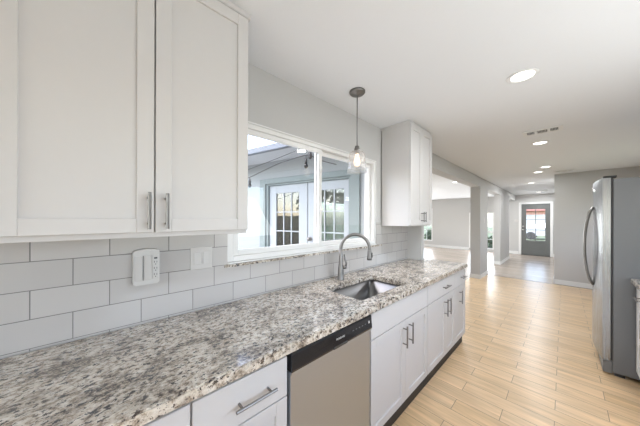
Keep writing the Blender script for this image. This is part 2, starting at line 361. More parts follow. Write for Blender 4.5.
# ------------------------------------------------------------------ kitchen window (window_1)
w1 = bpy.data.objects.new('window_1', None); C.objects.link(w1); w1['kind'] = 'structure'; w1.empty_display_size = .05; w1.location = (0, 0, 0)
FX0, FX1 = -.090, -.003
Y0, Y1, Z0, Z1 = .566, 2.189, 1.156, 2.059
boxes('window_frame', M['vinyl'], [(FX0, FX1, Y0, Y0+.04, Z0, Z1), (FX0, FX1, Y1-.04, Y1, Z0, Z1), (FX0, FX1, Y0+.04, Y1-.04, Z0, Z0+.035), (FX0, FX1, Y0+.04, Y1-.04, Z1-.04, Z1)], w1, .003)
def sash(x0, x1, a, b, nm):
    z0, z1 = Z0+.036, Z1-.041; t = .035
    s = boxes('window_sash', M['vinyl'], [(x0, x1, a, a+t, z0, z1), (x0, x1, b-t, b, z0, z1), (x0, x1, a+t, b-t, z0, z0+t), (x0, x1, a+t, b-t, z1-t, z1)], w1, .002)
    xm = (x0+x1)/2
    box('glass_pane', M['glass'], xm-.002, xm+.002, a+t, b-t, z0+t, z1-t, s)
    return s
sl = sash(-.034, -.010, Y0+.041, 1.380, 'l')
sr = sash(-.066, -.042, 1.340, Y1-.041, 'r')
for zz in (1.50, 1.86):
    bm = bmesh.new(); bx(bm, -.010, .002, 1.355, 1.371, zz-.035, zz+.035, .003); bx(bm, .001, .010, 1.340, 1.367, zz-.012, zz+.012, .003); link('window_latch', bm, M['vinyl'], sl)
boxes('window_sill', M['trim'], [(-.003, .014, .566, 2.189, 1.147, 1.1555)], w1, .001)
boxes('window_ledge', M['granite'], [(-.149, -.0035, .566, 2.189, 1.131, 1.1555), (.0003, .026, .566, 2.189, 1.131, 1.1465), (.0105, .026, .545, .566, 1.131, 1.1465), (.0105, .026, 2.189, 2.275, 1.131, 1.1465)], w1)
boxes('window_casing', M['trim'], [(-.002, .007, .5655, 2.1895, 2.050, 2.0595), (-.002, .005, 2.180, 2.1895, 1.157, 2.050)], w1)

# backsplash
struct(boxes('backsplash', M['tile'], [(.0002, .010, -.73, 2.9205, .914, 1.1305), (.0002, .010, -.73, .5645, 1.1305, 1.352), (.0002, .010, .532, .5645, 1.352, 1.37),
    (.0002, .010, 2.191, 2.284, 1.1305, 1.39), (.0002, .010, 2.284, 2.9205, 1.1305, 1.352)]), 'white subway tile backsplash with grey grout')

# ------------------------------------------------------------------ front door and living windows
d1 = bpy.data.objects.new('door_1', None); C.objects.link(d1); d1['kind'] = 'structure'; d1.location = (.635, FY, 0); d1.empty_display_size = .05
def L(x): return x-.635
boxes('door_frame', M['trim'], [(L(.13), L(.205), -.02, 0, 0, 2.13), (L(1.065), L(1.135), -.02, 0, 0, 2.13), (L(.205), L(1.065), -.02, 0, 2.062, 2.13), (L(.181), L(.212), 0, .12, 0, 2.078), (L(1.056), L(1.089), 0, .12, 0, 2.078), (L(.212), L(1.056), 0, .12, 2.062, 2.078)], d1, .003)
gx0, gx1, gz0, gz1 = L(.36), L(.915), .60, 1.85
a, b = L(.214), L(1.054)
pnl = boxes('door_panel', M['greydoor'], [(a, gx0, .01, .055, .012, 2.058), (gx1, b, .01, .055, .012, 2.058), (gx0, gx1, .01, .055, gz1, 2.058), (gx0, gx1, .01, .055, .50, gz0), (gx0, gx1, .01, .055, .012, .20), (gx0, gx1, .02, .055, .20, .50), (gx0+.05, gx1-.05, .012, .02, .25, .45)], d1, .002)
bm = bmesh.new(); xm = (gx0+gx1)/2; bx(bm, xm-.011, xm+.011, .018, .045, gz0, gz1)
for k in (1, 2): zz = gz0+(gz1-gz0)*k/3; bx(bm, gx0, gx1, .017, .046, zz-.011, zz+.011)
link('muntins', bm, M['greydoor'], d1)
box('glass_pane', M['glass'], gx0, gx1, .03, .034, gz0, gz1, d1)
box('threshold', M['slot'], L(.212), L(1.056), -.03, .12, .0005, .011, d1)
for zz, nm in ((1.02, 'door_knob'), (1.16, 'deadbolt')):
    bm = bmesh.new(); lathe(bm, (0, 0, 0), [(.03, 0), (.03, .008), (.012, .012), (.012, .04), (.028, .05), (.028, .062), (.01, .07)] if nm == 'door_knob' else [(.03, 0), (.03, .015), (.012, .02)], 14)
    bmesh.ops.rotate(bm, verts=bm.verts, cent=(0, 0, 0), matrix=Matrix.Rotation(PI/2, 3, 'X')); bmesh.ops.translate(bm, verts=bm.verts, vec=(L(.275), .0099, zz)); link(nm, bm, M['chrome'], d1, True)
def liv_window(name, x0, x1, z0, z1, cols, rows, bar=None):
    r = bpy.data.objects.new(name, None); C.objects.link(r); r['kind'] = 'structure'; r.empty_display_size = .05; r.location = (0, FY, 0)
    x0 += .001; x1 -= .001; z0 += .001; z1 -= .001
    boxes('window_frame', M['trim'], [(x0, x0+.05, .0, .1, z0, z1), (x1-.05, x1, 0, .1, z0, z1), (x0+.05, x1-.05, 0, .1, z0, z0+.05), (x0+.05, x1-.05, 0, .1, z1-.05, z1)], r, .003)
    bm = bmesh.new()
    for k in range(1, cols): xx = x0+.05+(x1-x0-.1)*k/cols; bx(bm, xx-.01, xx+.01, .05, .075, z0+.05, z1-.05)
    for k in range(1, rows): zz = z0+.05+(z1-z0-.1)*k/rows; bx(bm, x0+.05, x1-.05, .048, .077, zz-.01, zz+.01)
    if bar: bx(bm, x0+.05, x1-.05, .04, .09, bar-.03, bar+.03)
    link('muntins', bm, M['trim'], r)
    box('glass_pane', M['glass'], x0+.05, x1-.05, .060, .064, z0+.05, z1-.05, r)
    return r
liv_window('window_2', -3.95, -3.30, .3, 2.0, 2, 3)
liv_window('window_3', -1.65, -.70, .1, 1.75, 4, 4, .87)
w5 = bpy.data.objects.new('added_window_5', None); C.objects.link(w5); w5['kind'] = 'structure'; w5.location = (-4.6, 7.5, 0)  # unseen window, invented to give the side fill lamp an opening
boxes('window_frame', M['trim'], [(-.12, -.04, -1.999, -1.94, .601, 2.099), (-.12, -.04, 1.94, 1.999, .601, 2.099), (-.12, -.04, -1.94, 1.94, .601, .66), (-.12, -.04, -1.94, 1.94, 2.04, 2.099), (-.12, -.04, -.03, .03, .66, 2.04)], w5)
box('glass_pane', M['glass'], -.082, -.078, -1.94, 1.94, .66, 2.04, w5)
w6 = bpy.data.objects.new('added_window_6', None); C.objects.link(w6); w6['kind'] = 'structure'; w6.location = (2.5, 1.2, 0)  # unseen window, added as an opening for the right fill lamp
boxes('window_frame', M['trim'], [(.04, .12, -1.199, -1.14, .951, 2.099), (.04, .12, 1.14, 1.199, .951, 2.099), (.04, .12, -1.14, 1.14, .951, 1.01), (.04, .12, -1.14, 1.14, 2.04, 2.099), (.04, .12, -.03, .03, 1.01, 2.04)], w6)
box('glass_pane', M['glass'], .078, .082, -1.14, 1.14, 1.01, 2.04, w6)
w7 = bpy.data.objects.new('added_window_7', None); C.objects.link(w7); w7['kind'] = 'structure'; w7.location = (2.5, 5.8, 0)  # unseen window, added to let more light in towards the end wall
boxes('window_frame', M['trim'], [(.04, .12, -1.049, -.99, .901, 2.099), (.04, .12, .99, 1.049, .901, 2.099), (.04, .12, -.99, .99, .901, .96), (.04, .12, -.99, .99, 2.04, 2.099), (.04, .12, -.03, .03, .96, 2.04)], w7)
box('glass_pane', M['glass'], .078, .082, -.99, .99, .96, 2.04, w7)
# unseen glazed rear door, added behind the camera to bring in light
r4 = bpy.data.objects.new('added_window_4', None); C.objects.link(r4); r4['kind'] = 'structure'; r4.location = (1.3, -2.4, 0)
boxes('window_frame', M['trim'], [(-.949, -.88, -.12, -.02, 0.001, 2.099), (.88, .949, -.12, -.02, 0.001, 2.099), (-.88, .88, -.12, -.02, .001, .08), (-.88, .88, -.12, -.02, 2.03, 2.099), (-.03, .03, -.12, -.02, .08, 2.03)], r4)
box('glass_pane', M['glass'], -.88, .88, -.072, -.068, .08, 2.03, r4)

# ------------------------------------------------------------------ cabinets. local frame: x = 0 at the wall, front to +x, y along the wall
def shaker(bm, xb, xf, y0, y1, z0, z1, rail=.052, rec=.009):
    bx(bm, xb, xf-rec, y0+rail-.001, y1-rail+.001, z0+rail-.001, z1-rail+.001)
    for b in ((y0, y0+rail, z0, z1), (y1-rail, y1, z0, z1), (y0+rail, y1-rail, z0, z0+rail), (y0+rail, y1-rail, z1-rail, z1)):
        bx(bm, xb, xf, b[0], b[1], b[2], b[3], .0015)
def pull(parent, xf, y, z, length=.135, vert=True, name='handle', so=.032, r=.0058):
    bm = bmesh.new(); h = length/2; q = length*.355
    ax = Vector((0, 0, 1)) if vert else Vector((0, 1, 0)); c = Vector((xf+so, y, z))
    tube(bm, [c-ax*h, c+ax*h], r, 10)
    for s in (-q, q): tube(bm, [Vector((xf, y, z))+ax*s, c+ax*s], .0045, 8)
    return link(name, bm, M['nickel'], parent, False)
def door(root, y0, y1, z0, z1, xb, xf, hy=None, hz=None, hl=.135, mat=None):
    bm = bmesh.new(); shaker(bm, xb, xf, y0, y1, z0, z1)
    d = link('door', bm, M['cab'], root)
    if hy is not None: pull(d, xf, hy, hz, hl)
    return d
def drawer(root, y0, y1, z0, z1, xb, xf, hy=None, hz=None, flat=True, hl=.135, name='drawer'):
    bm = bmesh.new()
    if flat: bx(bm, xb, xf, y0, y1, z0, z1, .002)
    else: shaker(bm, xb, xf, y0, y1, z0, z1)
    d = link(name, bm, M['cab'], root)
    if hy is not None: pull(d, xf, hy, hz, hl, False)
    return d

# upper cabinet left of the window
u1 = empty('upper_cabinet', 'large white two-door wall cabinet above the counter, left of the window', 'cabinet', (0, 0, 1.353))
def Z(z): return z-1.353
box('body', M['cab'], .012, .330, -.223, .530, 0, Z(2.412), u1, .001)
box('crown_molding', M['cab'], .0005, .345, -.235, .545, Z(2.4122), Z(2.4395), u1, .004)
door(u1, -.221, .1495, Z(1.372), Z(2.402), .331, .350, .132, Z(1.453))
door(u1, .1545, .528, Z(1.372), Z(2.402), .331, .350, .1875, Z(1.453))
# narrow upper cabinet right of the window
u2 = empty('upper_cabinet', 'white wall cabinet right of the window, beside the pendant lamp', 'cabinet', (0, 2.288, 1.353))
box('body', M['cab'], .012, .330, 0, .542, 0, Z(2.412), u2, .001)
box('crown_molding', M['cab'], .0005, .335, -.003, .545, Z(2.4122), Z(2.4395), u2, .004)
door(u2, .002, .269, Z(1.365), Z(2.402), .331, .350, .245, Z(1.45), .11)
door(u2, .273, .540, Z(1.365), Z(2.402), .331, .350, .297, Z(1.45), .11)

XB, XF = .6155, .635
def base_cab(label, y0, y1, x0=.012):
    r = empty('base_cabinet', label, 'cabinet', (0, y0, 0)); w = y1-y0
    # open-topped carcass: sides, back, bottom, face frame
    boxes('body', M['cab'], [(x0, .615, 0, .018, .105, .874), (x0, .615, w-.018, w, .105, .874), (x0, x0+.018, .018, w-.018, .105, .874), (x0+.018, .615, .018, w-.018, .105, .123),
        (.595, .615, .018, w-.018, .84, .874), (.595, .615, .018, .04, .123, .84), (.595, .615, w-.04, w-.018, .123, .84), (.595, .615, .04, w-.04, .66, .72)], r)
    box('toe_kick', M['toe_board'], .59, .603, .001, w-.001, 0, .104, r)
    return r, w
# far left unit
r, w = base_cab('white base cabinet cut off by the bottom left edge, left of the drawer unit', -.70, .205)
drawer(r, .003, w-.003, .70, .858, XB, XF, w/2, .775)
door(r, .003, w/2-.0015, .12, .695, XB, XF, w/2-.035, .60); door(r, w/2+.0015, w-.003, .12, .695, XB, XF, w/2+.035, .60)
# drawer unit
r, w = base_cab('white drawer cabinet left of the dishwasher with one long bar handle on its top drawer', .2055, .565)
drawer(r, .003, w-.003, .70, .858, XB, XF, .2075, .775, hl=.16)
drawer(r, .003, w-.003, .415, .695, XB, XF, w/2, .60, False); drawer(r, .003, w-.003, .12, .41, XB, XF, w/2, .32, False)
# sink base
r, w = base_cab('white two-door sink base cabinet, right of the dishwasher under the sink', 1.155, 1.990)
drawer(r, .012, w-.003, .705, .862, XB, XF, name='false_front')
door(r, .012, .4385, .12, .70, XB, XF, .405, .60, .15); door(r, .4415, w-.003, .12, .70, XB, XF, .495, .60, .15)
# next
r, w = base_cab('white base cabinet with one drawer over two doors, between sink cabinet and last cabinet', 1.9905, 2.687)
drawer(r, .004, w-.003, .705, .862, XB, XF, .41, .785, hl=.15)
door(r, .004, w/2+.085, .12, .70, XB, XF, w/2+.045, .585, .15); door(r, w/2+.088, w-.003, .12, .70, XB, XF, w/2+.13, .585, .15)
# last
r, w = base_cab('white base cabinet with one door at the far end of the counter', 2.6875, 3.07, .193)
drawer(r, .003, w-.003, .705, .862, XB, XF, .25, .785, hl=.12)
door(r, .003, w-.003, .12, .70, XB, XF, .15, .585, .14)

# dishwasher
dw = empty('dishwasher', 'stainless steel dishwasher with black control panel', 'dishwasher', (0, .570, 0)); w = .580
box('body', M['blackm'], .03, .60, .004, w-.004, .02, .868, dw)
box('door', M['steel'], .601, .640, .005, w-.005, .115, .788, dw, .004, 2)
bm = bmesh.new()
prof = [(.601, .790), (.650, .790), (.654, .800), (.648, .862), (.642, .869), (.601, .869)]
ys = [.003, w-.003]
rings = [[bm.verts.new((x, y, z)) for x, z in prof] for y in ys]
bm.faces.new(rings[0]); bm.faces.new(rings[1][::-1])
for i in range(6): bm.faces.new((rings[0][i], rings[0][(i+1) % 6], rings[1][(i+1) % 6], rings[1][i]))
cp = link('control_panel', bm, M['black'], dw)
box('handle_recess', M['slot'], .6505, .6545, .255, .355, .7905, .803, cp)
box('lower_lip', M['steel'], .6405, .6485, .005, w-.005, .7775, .7895, dw, .001)
for k in range(5):
    tube_b = bmesh.new(); bx(tube_b, .6500, .6514, .40+k*.027, .412+k*.027, .832, .836); link('button', tube_b, M['fside'], cp)
tube_b = bmesh.new(); bx(tube_b, .6500, .6516, .545, .555, .828, .842, .0004); link('button', tube_b, M['plastic'], cp)
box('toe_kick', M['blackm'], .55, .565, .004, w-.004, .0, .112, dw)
fc = bpy.data.curves.new('brand_lettering', 'FONT'); fc.body = 'FRIGIDAIRE'; fc.size = .0125; fc.extrude = .0003; fc.align_x = 'CENTER'
fo = bpy.data.objects.new('brand_lettering_tmp', fc); C.objects.link(fo)
dg = bpy.context.evaluated_depsgraph_get(); me = bpy.data.meshes.new_from_object(fo.evaluated_get(dg)); bpy.data.objects.remove(fo)
me.materials.append(M['plastic']); lo = bpy.data.objects.new('lettering', me); C.objects.link(lo); lo.parent = cp
lo.matrix_local = Matrix.Translation((.6518, .305, .828)) @ Matrix.Rotation(PI/2, 4, 'Z') @ Matrix.Rotation(math.radians(90-5.5), 4, 'X')

# ------------------------------------------------------------------ granite counter with sink cut-out
def rrect(x0, x1, y0, y1, r, seg=6):
    pts = []
    for cx, cy, a0 in ((x1-r, y1-r, 0), (x0+r, y1-r, PI/2), (x0+r, y0+r, PI), (x1-r, y0+r, 1.5*PI)):
        for k in range(seg+1): a = a0+PI/2*k/seg; pts.append((cx+r*math.cos(a), cy+r*math.sin(a)))
    return pts
def slab_hole(outer, inner, z0, z1):
    bm = bmesh.new(); es = []
    for loop in (outer, inner):
        if not loop: continue
        vs = [bm.verts.new((x, y, z1)) for x, y in loop]
        es += [bm.edges.new((vs[i], vs[(i+1) % len(vs)])) for i in range(len(vs))]
    r = bmesh.ops.triangle_fill(bm, edges=es, use_beauty=True)
    fs = [g for g in r['geom'] if isinstance(g, bmesh.types.BMFace)]
    e = bmesh.ops.extrude_face_region(bm, geom=bm.faces[:])
    for g in e['geom']:
        if isinstance(g, bmesh.types.BMVert): g.co.z = z0
    return bm
SX0, SX1, SY0, SY1 = .205, .545, 1.195, 1.80
outer = [(.0115, -.715), (.645, -.715), (.652, -.708), (.652, 3.083), (.645, 3.09), (.0115, 3.09), (.0115, 3.0015), (.1915, 3.0015), (.1915, 2.9195), (.0115, 2.9195)]
bm = slab_hole(outer, rrect(SX0, SX1, SY0, SY1, .03), .877, .914)
bm.normal_update()
es = [e for e in bm.edges if len(e.link_faces) == 2 and all(abs(v.co.z-.914) < 1e-4 for v in e.verts) and abs(e.calc_face_angle(0)) > .5]
bmesh.ops.bevel(bm, geom=es, offset=.005, segments=2, affect='EDGES')
tag(link('countertop', bm, M['granite']), 'long speckled granite countertop under the window with the sink cut into it', 'countertop')
# sink basin
bm = bmesh.new()
def loop(bm, pts, z): return [bm.verts.new((x, y, z)) for x, y in pts]
g = .006
rings = [loop(bm, rrect(SX0-.02, SX1+.02, SY0-.02, SY1+.02, .06), .876), loop(bm, rrect(SX0-g, SX1+g, SY0-g, SY1+g, .036), .876),
    loop(bm, rrect(SX0-g+.004, SX1+g-.004, SY0-g+.004, SY1+g-.004, .05), .70), loop(bm, rrect(SX0+.02, SX1-.02, SY0+.02, SY1-.02, .04), .685), loop(bm, rrect(SX0+.12, SX1-.12, SY0+.2, SY1-.2, .04), .680)]
for a, b in zip(rings[:-1], rings[1:]):
    n = len(a)
    for i in range(n): bm.faces.new((a[i], a[(i+1) % n], b[(i+1) % n], b[i]))
bm.faces.new(rings[-1])
sk = empty('sink', 'undermount stainless steel sink set in the granite counter', 'sink', ((SX0+SX1)/2, (SY0+SY1)/2, .68))
bmesh.ops.translate(bm, verts=bm.verts, vec=(-(SX0+SX1)/2, -(SY0+SY1)/2, -.68))
bo = link('basin', bm, M['sink'], sk, True); so = bo.modifiers.new('t', 'SOLIDIFY'); so.thickness = .0015; so.offset = -1
bm = bmesh.new(); lathe(bm, (0, 0, 0.0035), [(.045, -.001), (.045, .002), (.036, .003), (.03, -.0005), (.008, -.0005)], 20); link('drain', bm, M['chrome'], sk, True)

# faucet
fa = empty('faucet', 'brushed nickel gooseneck kitchen faucet standing behind the sink', 'faucet', (.128, 1.470, .9142))
bm = bmesh.new(); lathe(bm, (0, 0, 0), [(.030, 0), (.030, .006), (.027, .012), (.0265, .05), (.024, .09), (.019, .13), (.0165, .16), (.0165, .20), (.0145, .205), (.0145, .26)], 20); link('body', bm, M['nickel'], fa, True)
dr = Vector((.69, .72, 0)).normalized(); R_ = .120
pts = [Vector((0, 0, .255))]; ztop = .382-R_
pts.append(Vector((0, 0, ztop)))
for k in range(1, 16):
    a = PI*k/15*1.0
    pts.append(dr*(R_-R_*math.cos(a)) + Vector((0, 0, ztop+R_*math.sin(a))))
e = pts[-1]
pts.append(e+Vector((0, 0, -.006)))
bm = bmesh.new(); tube(bm, pts, .0135, 14); link('spout', bm, M['nickel'], fa, True)
e = pts[-1]; bm = bmesh.new(); tube(bm, [e+Vector((0, 0, .001)), e+Vector((0, 0, -.01)), e+Vector((0, 0, -.04)), e+Vector((0, 0, -.075)), e+Vector((0, 0, -.088))], [.0145, .0165, .0175, .021, .020], 16); sh = link('spray_head', bm, M['nickel'], fa, True)
bm = bmesh.new(); c0 = e+dr*.0195+Vector((0, 0, -.045)); tube(bm, [c0+Vector((0, 0, .018)), c0+Vector((0, 0, -.022))], [.006, .007], 8); link('button', bm, M['blackm'], sh, True)
side = Vector((.72, .69, 0)).normalized()
bm = bmesh.new(); s0 = side*.02+Vector((0, 0, .105)); tube(bm, [s0, side*.045+Vector((0, 0, .108))], .014, 12)
tube(bm, [side*.040+Vector((0, 0, .105)), side*.046+Vector((0, 0, .14)), side*.034+Vector((0, 0, .175)), side*.028+Vector((0, 0, .215))], [.009, .009, .0075, .006], 10); link('handle', bm, M['nickel'], fa, True)

# ------------------------------------------------------------------ outlet and switch on the tiles
ou = empty('surge_outlet', 'white multi-outlet surge protector plugged on the tile wall left of the light switch', 'outlet', (.0105, .165, 1.192))
bm = bmesh.new()
y0, y1, z0, z1 = -.052, .052, -.085, .075
prof = [(y0, z0+.008), (y0+.01, z0), (y1-.01, z0), (y1, z0+.008), (y1, z1), (y1-.012, z1+.008), (0, z1+.013), (y0+.012, z1+.008), (y0, z1)]
a = [bm.verts.new((0, y, z)) for y, z in prof]; b = [bm.verts.new((.034, y*.97, z*.985)) for y, z in prof]
bm.faces.new(a); bm.faces.new(b[::-1])
for i in range(len(a)): bm.faces.new((a[i], a[(i+1) % len(a)], b[(i+1) % len(a)], b[i]))
link('body', bm, M['plastic'], ou)
box('side_panel', M['plastic2'], .0345, .0375, -.046, -.018, -.062, .055, ou, .001)
box('groove', M['groove'], .0342, .035, -.0160, -.0120, -.062, .055, ou)
box('side_panel', M['plastic2'], .0345, .0375, -.009, .018, -.062, .055, ou, .001)
fp = box('face_plate', M['plastic'], .0345, .037, .021, .048, -.058, .055, ou, .001)
for k, zz in enumerate((.018, -.012, -.042)):
    s = boxes('socket', M['slot'], [(.0372, .0378, .028, .030, zz, zz+.009), (.0372, .0378, .038, .040, zz, zz+.008), (.0372, .0378, .0325, .0360, zz-.009, zz-.005)], fp)
box('usb_port', M['slot'], .0372, .0378, .028, .041, .037, .044, fp)
sw = empty('light_switch', 'white double rocker switch plate on the tiles just left of the window', 'light switch', (.0105, .4175, 1.203))
box('plate', M['plastic2'], 0, .005, -.057, .057, -.062, .062, sw, .002)
for s in (-.023, .023):
    box('rocker', M['plastic'], .0052, .009, s-.0165, s+.0165, -.034, .034, sw, .001)

# ------------------------------------------------------------------ pendant
pe = empty('pendant_lamp', 'glass jar pendant lamp with warm bulb hanging before the window', 'pendant lamp', (.284, 1.483, CEIL-.0005))
bm = bmesh.new(); lathe(bm, (0, 0, 0), [(.062, 0), (.062, -.012), (.052, -.022), (.012, -.026), (.010, -.034)], 28); link('canopy', bm, M['nickel'], pe, True)
bm = bmesh.new(); tube(bm, [(0, 0, -.03), (0, 0, -.43)], .0042, 10); link('rod', bm, M['nickel'], pe, True)
bm = bmesh.new(); lathe(bm, (0, 0, 0), [(.007, -.43), (.018, -.437), (.018, -.450), (.024, -.455), (.024, -.478), (.020, -.485), (.017, -.495)], 20); link('socket_cap', bm, M['nickel'], pe, True)
zt = -.476
bm = bmesh.new(); lathe(bm, (0, 0, 0), [(.026, zt), (.052, zt-.005), (.062, zt-.016), (.065, zt-.04), (.067, zt-.09), (.073, zt-.14), (.078, zt-.17), (.0755, zt-.17), (.0705, zt-.14), (.0645, zt-.09), (.0625, zt-.04), (.0595, zt-.0175), (.051, zt-.0075), (.026, zt-.003)], 32, True)
link('glass_shade', bm, M['bulbglass'], pe, True)
bm = bmesh.new(); lathe(bm, (0, 0, 0), [(.012, -.495), (.016, -.515), (.024, -.545), (.026, -.565), (.020, -.588), (.006, -.597)], 20); bu_ = link('bulb', bm, M['warmbulb'], pe, True)
bm = bmesh.new(); f = []
for k in range(41):
    a = k/40*PI*8; f.append((.009*math.cos(a), .009*math.sin(a), -.515-.055*abs(math.sin(k/40*PI*4))))
tube(bm, f, .0016, 5); link('filament', bm, M['fil'], bu_)
pl = bpy.data.lights.new('pendant_glow', 'POINT'); pl.energy = 1.2; pl.color = (1, .7, .42); pl.shadow_soft_size = .015
po = bpy.data.objects.new('pendant_glow', pl); C.objects.link(po); po.location = (.284, 1.483, CEIL-.545)

# ------------------------------------------------------------------ recessed lights
def can(x, y, r=.088):
    o = empty('recessed_light', '', 'ceiling light', (x, y, CEIL-.0004), 0, 'recessed ceiling lights')
    bm = bmesh.new(); lathe(bm, (0, 0, 0), [(r, 0), (r, -.004), (r*.80, -.007), (r*.74, -.002), (r*.74, 0)], 28, True); link('trim_ring', bm, M['trim'], o, True)
    bm = bmesh.new(); lathe(bm, (0, 0, 0), [(r*.73, -.0005), (r*.73, -.003), (r*.3, -.0035)], 28); link('diffuser', bm, M['lamp'], o, True)
    return o
cans = [(1.215, 2.160, 'big round recessed ceiling light nearest the camera, before the air vent'), (1.199, 4.211, 'round recessed ceiling light just beyond the white air vent'),
    (1.173, 6.194, 'round recessed ceiling light, third from the camera, just before the hall mouth'), (1.036, 6.755, 'small round recessed ceiling light, fourth from the camera, beside the small vent'),
    (.789, 8.641, 'round recessed ceiling light in the hall, fifth from the camera'), (.78, 11.636, 'round recessed ceiling light in the hall closest to the grey front door')]
first = None
for x, y, lb in cans:
    if first is None: first = can(x, y); first['label'] = lb; o = first
    else: o = dup(first, (x, y, CEIL-.0004), lb)
lc = dup(first, (-.60, 6.95, CEIL-.0004), 'recessed ceiling light in the living room, seen through the first opening')
for x, y in [(c[0], c[1]) for c in cans]+[(-.6, 6.95)]:
    area('can_light', (x, y, CEIL-.012), (0, 0, 0), .13, .13, CAN_POWER*(.4 if 6 < y < 6.9 and x > 0 else 2.0 if y > 8 else 1.2), (.92, .96, 1.0), 'DISK')

# ceiling vents
def vent(name, label, x, y, w, d, secs):
    o = empty(name, label, 'vent', (x, y, CEIL-.0004), math.radians(0), None)
    boxes('frame', M['trim'], [(-w/2, w/2, -d/2, -d/2+.034, -.008, 0), (-w/2, w/2, d/2-.034, d/2, -.008, 0), (-w/2, -w/2+.034, -d/2+.034, d/2-.034, -.008, 0), (w/2-.034, w/2, -d/2+.034, d/2-.034, -.008, 0)]
        + [(-w/2+w*k/secs-.011, -w/2+w*k/secs+.011, -d/2+.034, d/2-.034, -.008, 0) for k in range(1, secs)], o)
    box('duct', M['slot'], -w/2+.02, w/2-.034, -d/2+.034, d/2-.034, -.0014, -.0004, o)
    bm = bmesh.new(); n = 26
    for k in range(n):
        xx = -w/2+.024+(w-.048)*k/(n-1); bx(bm, xx-.0015, xx+.0015, -d/2+.02, d/2-.02, -.007, -.0015)
    link('louvers', bm, M['trim'], o); return o
vent('ceiling_vent', 'white three-section air vent in the ceiling over the kitchen', 1.245, 3.665, .33, .19, 3)
vent('ceiling_vent', 'small white air vent in the ceiling beside the fourth recessed light', 1.42, 6.95, .30, .16, 3)
sd = bmesh.new(); lathe(sd, (0, 0, 0), [(.065, 0), (.065, -.02), (.05, -.032), (.01, -.034)], 24); tag(link('smoke_detector', sd, M['trim'], None, True, (.98, 11.0, CEIL-.0004)), 'round white smoke detector on the hall ceiling before the front door', 'smoke detector')

# small wall plates
o = tag(box('light_switch', M['plastic'], 0, .006, -.036, .036, -.058, .058), 'white switch plate on the side of the nearer wall post', 'light switch'); o.location = (.0345, 7.02, 1.40)
o = tag(box('thermostat', M['plastic'], -.055, .055, -.02, 0, -.045, .045, None, .004), 'white thermostat on the far wall left of the grey front door', 'thermostat'); o.location = (.045, FY-.0005, 1.385)

# ------------------------------------------------------------------ refrigerator
fr = empty('refrigerator', 'stainless steel refrigerator with grey side and curved door handle', 'refrigerator', (0, 3.39, 0))
box('body', M['fside'], 1.727, 2.44, 0, .86, .035, 1.800, fr, .004)
def fdoor(y0, y1, hy):
    bm = bmesh.new(); ring = []
    # plan: bowed front
    n = 10; pts = []
    for k in range(n+1):
        t = k/n; y = y0+(y1-y0)*t; Yc = (y-.0)/.86
        pts.append((1.668-.034*math.sin(PI*min(max(Yc, 0), 1))**.8 if 0 < Yc < 1 else 1.668, y))
    poly = pts+[(1.714, y1), (1.714, y0)]
    prism(bm, poly, .135, 1.812)
    d = link('door', bm, M['fsteel'], fr)
    xs = 1.636
    bm = bmesh.new(); P = []
    for k in range(19):
        t = k/18; P.append((xs-.002-.062*math.sin(PI*t)**.55, hy, .74+.82*t))
    tube(bm, P, .0115, 10); link('handle', bm, M['nickel'], d, True)
    return d
fdoor(.002, .425, .385); fdoor(.433, .858, .475)
box('gasket', M['blackm'], 1.7145, 1.7265, .006, .854, .14, 1.805, fr)
for a, b in ((.015, .075), (.785, .845)): box('hinge_cover', M['blackm'], 1.67, 1.75, a, b, 1.8125, 1.832, fr, .003)
box('base_grille', M['fside'], 1.670, 1.7265, .004, .856, .02, .130, fr, .004)
for a, b in ((1.74, .03), (1.74, .77), (2.34, .03), (2.34, .77)): box('foot', M['blackm'], a, a+.06, b, b+.06, 0, .034, fr)

# base cabinet to the right of the fridge side, fronts facing the other run
rc = empty('base_cabinet', 'white base cabinet at the right edge, in front of the refrigerator side', 'cabinet', (2.485, 3.36, 0), PI)
w = .90
boxes('body', M['cab'], [(.012, .615, 0, w, .105, .874)], rc); box('toe_kick', M['toe_board'], .55, .565, .002, w-.002, 0, .104, rc)
drawer(rc, .003, w/2-.002, .715, .862, XB, XF, w/4, .785); drawer(rc, w/2+.002, w-.003, .715, .862, XB, XF, w*.75, .785)
door(rc, .003, w/2-.002, .12, .71, XB, XF, w/2-.04, .60); door(rc, w/2+.002, w-.003, .12, .71, XB, XF, w/2+.04, .60)
bm = bmesh.new(); bx(bm, 1.822, 2.496, 2.44, 3.372, .8755, .914, .004, 2)
tag(link('countertop', bm, M['granite']), 'short granite countertop at the right edge beside the refrigerator', 'countertop')

# ------------------------------------------------------------------ patio string lights
def pwp(s, off, z): p = PP+PD*s-Vector((-PD.y, PD.x))*off; return Vector((p.x, p.y, z))
def smoothpts(ks, n=8):
    out = []
    for i in range(len(ks)-1):
        p0 = ks[max(i-1, 0)]; p1 = ks[i]; p2 = ks[i+1]; p3 = ks[min(i+2, len(ks)-1)]
        for k in range(n):
            t = k/n; out.append(.5*((2*p1)+(p2-p0)*t+(2*p0-5*p1+4*p2-p3)*t*t+(-p0+3*p1-3*p2+p3)*t**3))
    out.append(ks[-1]); return out
K = [(-1.9, 1.75), (-1.1, 1.83), (-.75, 1.92), (-.515, 1.975), (-.40, 2.00), (-.22, 2.045), (.033, 2.10), (.333, 2.135), (.458, 2.131), (.628, 2.05), (.80, 1.99)]
sl_ = empty('string_light', 'black cord of patio string lights sagging outside the window', 'string light', pwp(0, .6, 2.0))
bm = bmesh.new(); base_ = pwp(0, .6, 2.0)
tube(bm, smoothpts([pwp(s, .6, z)-base_ for s, z in K]), .0052, 6); link('cord', bm, M['blackm'], sl_, True)
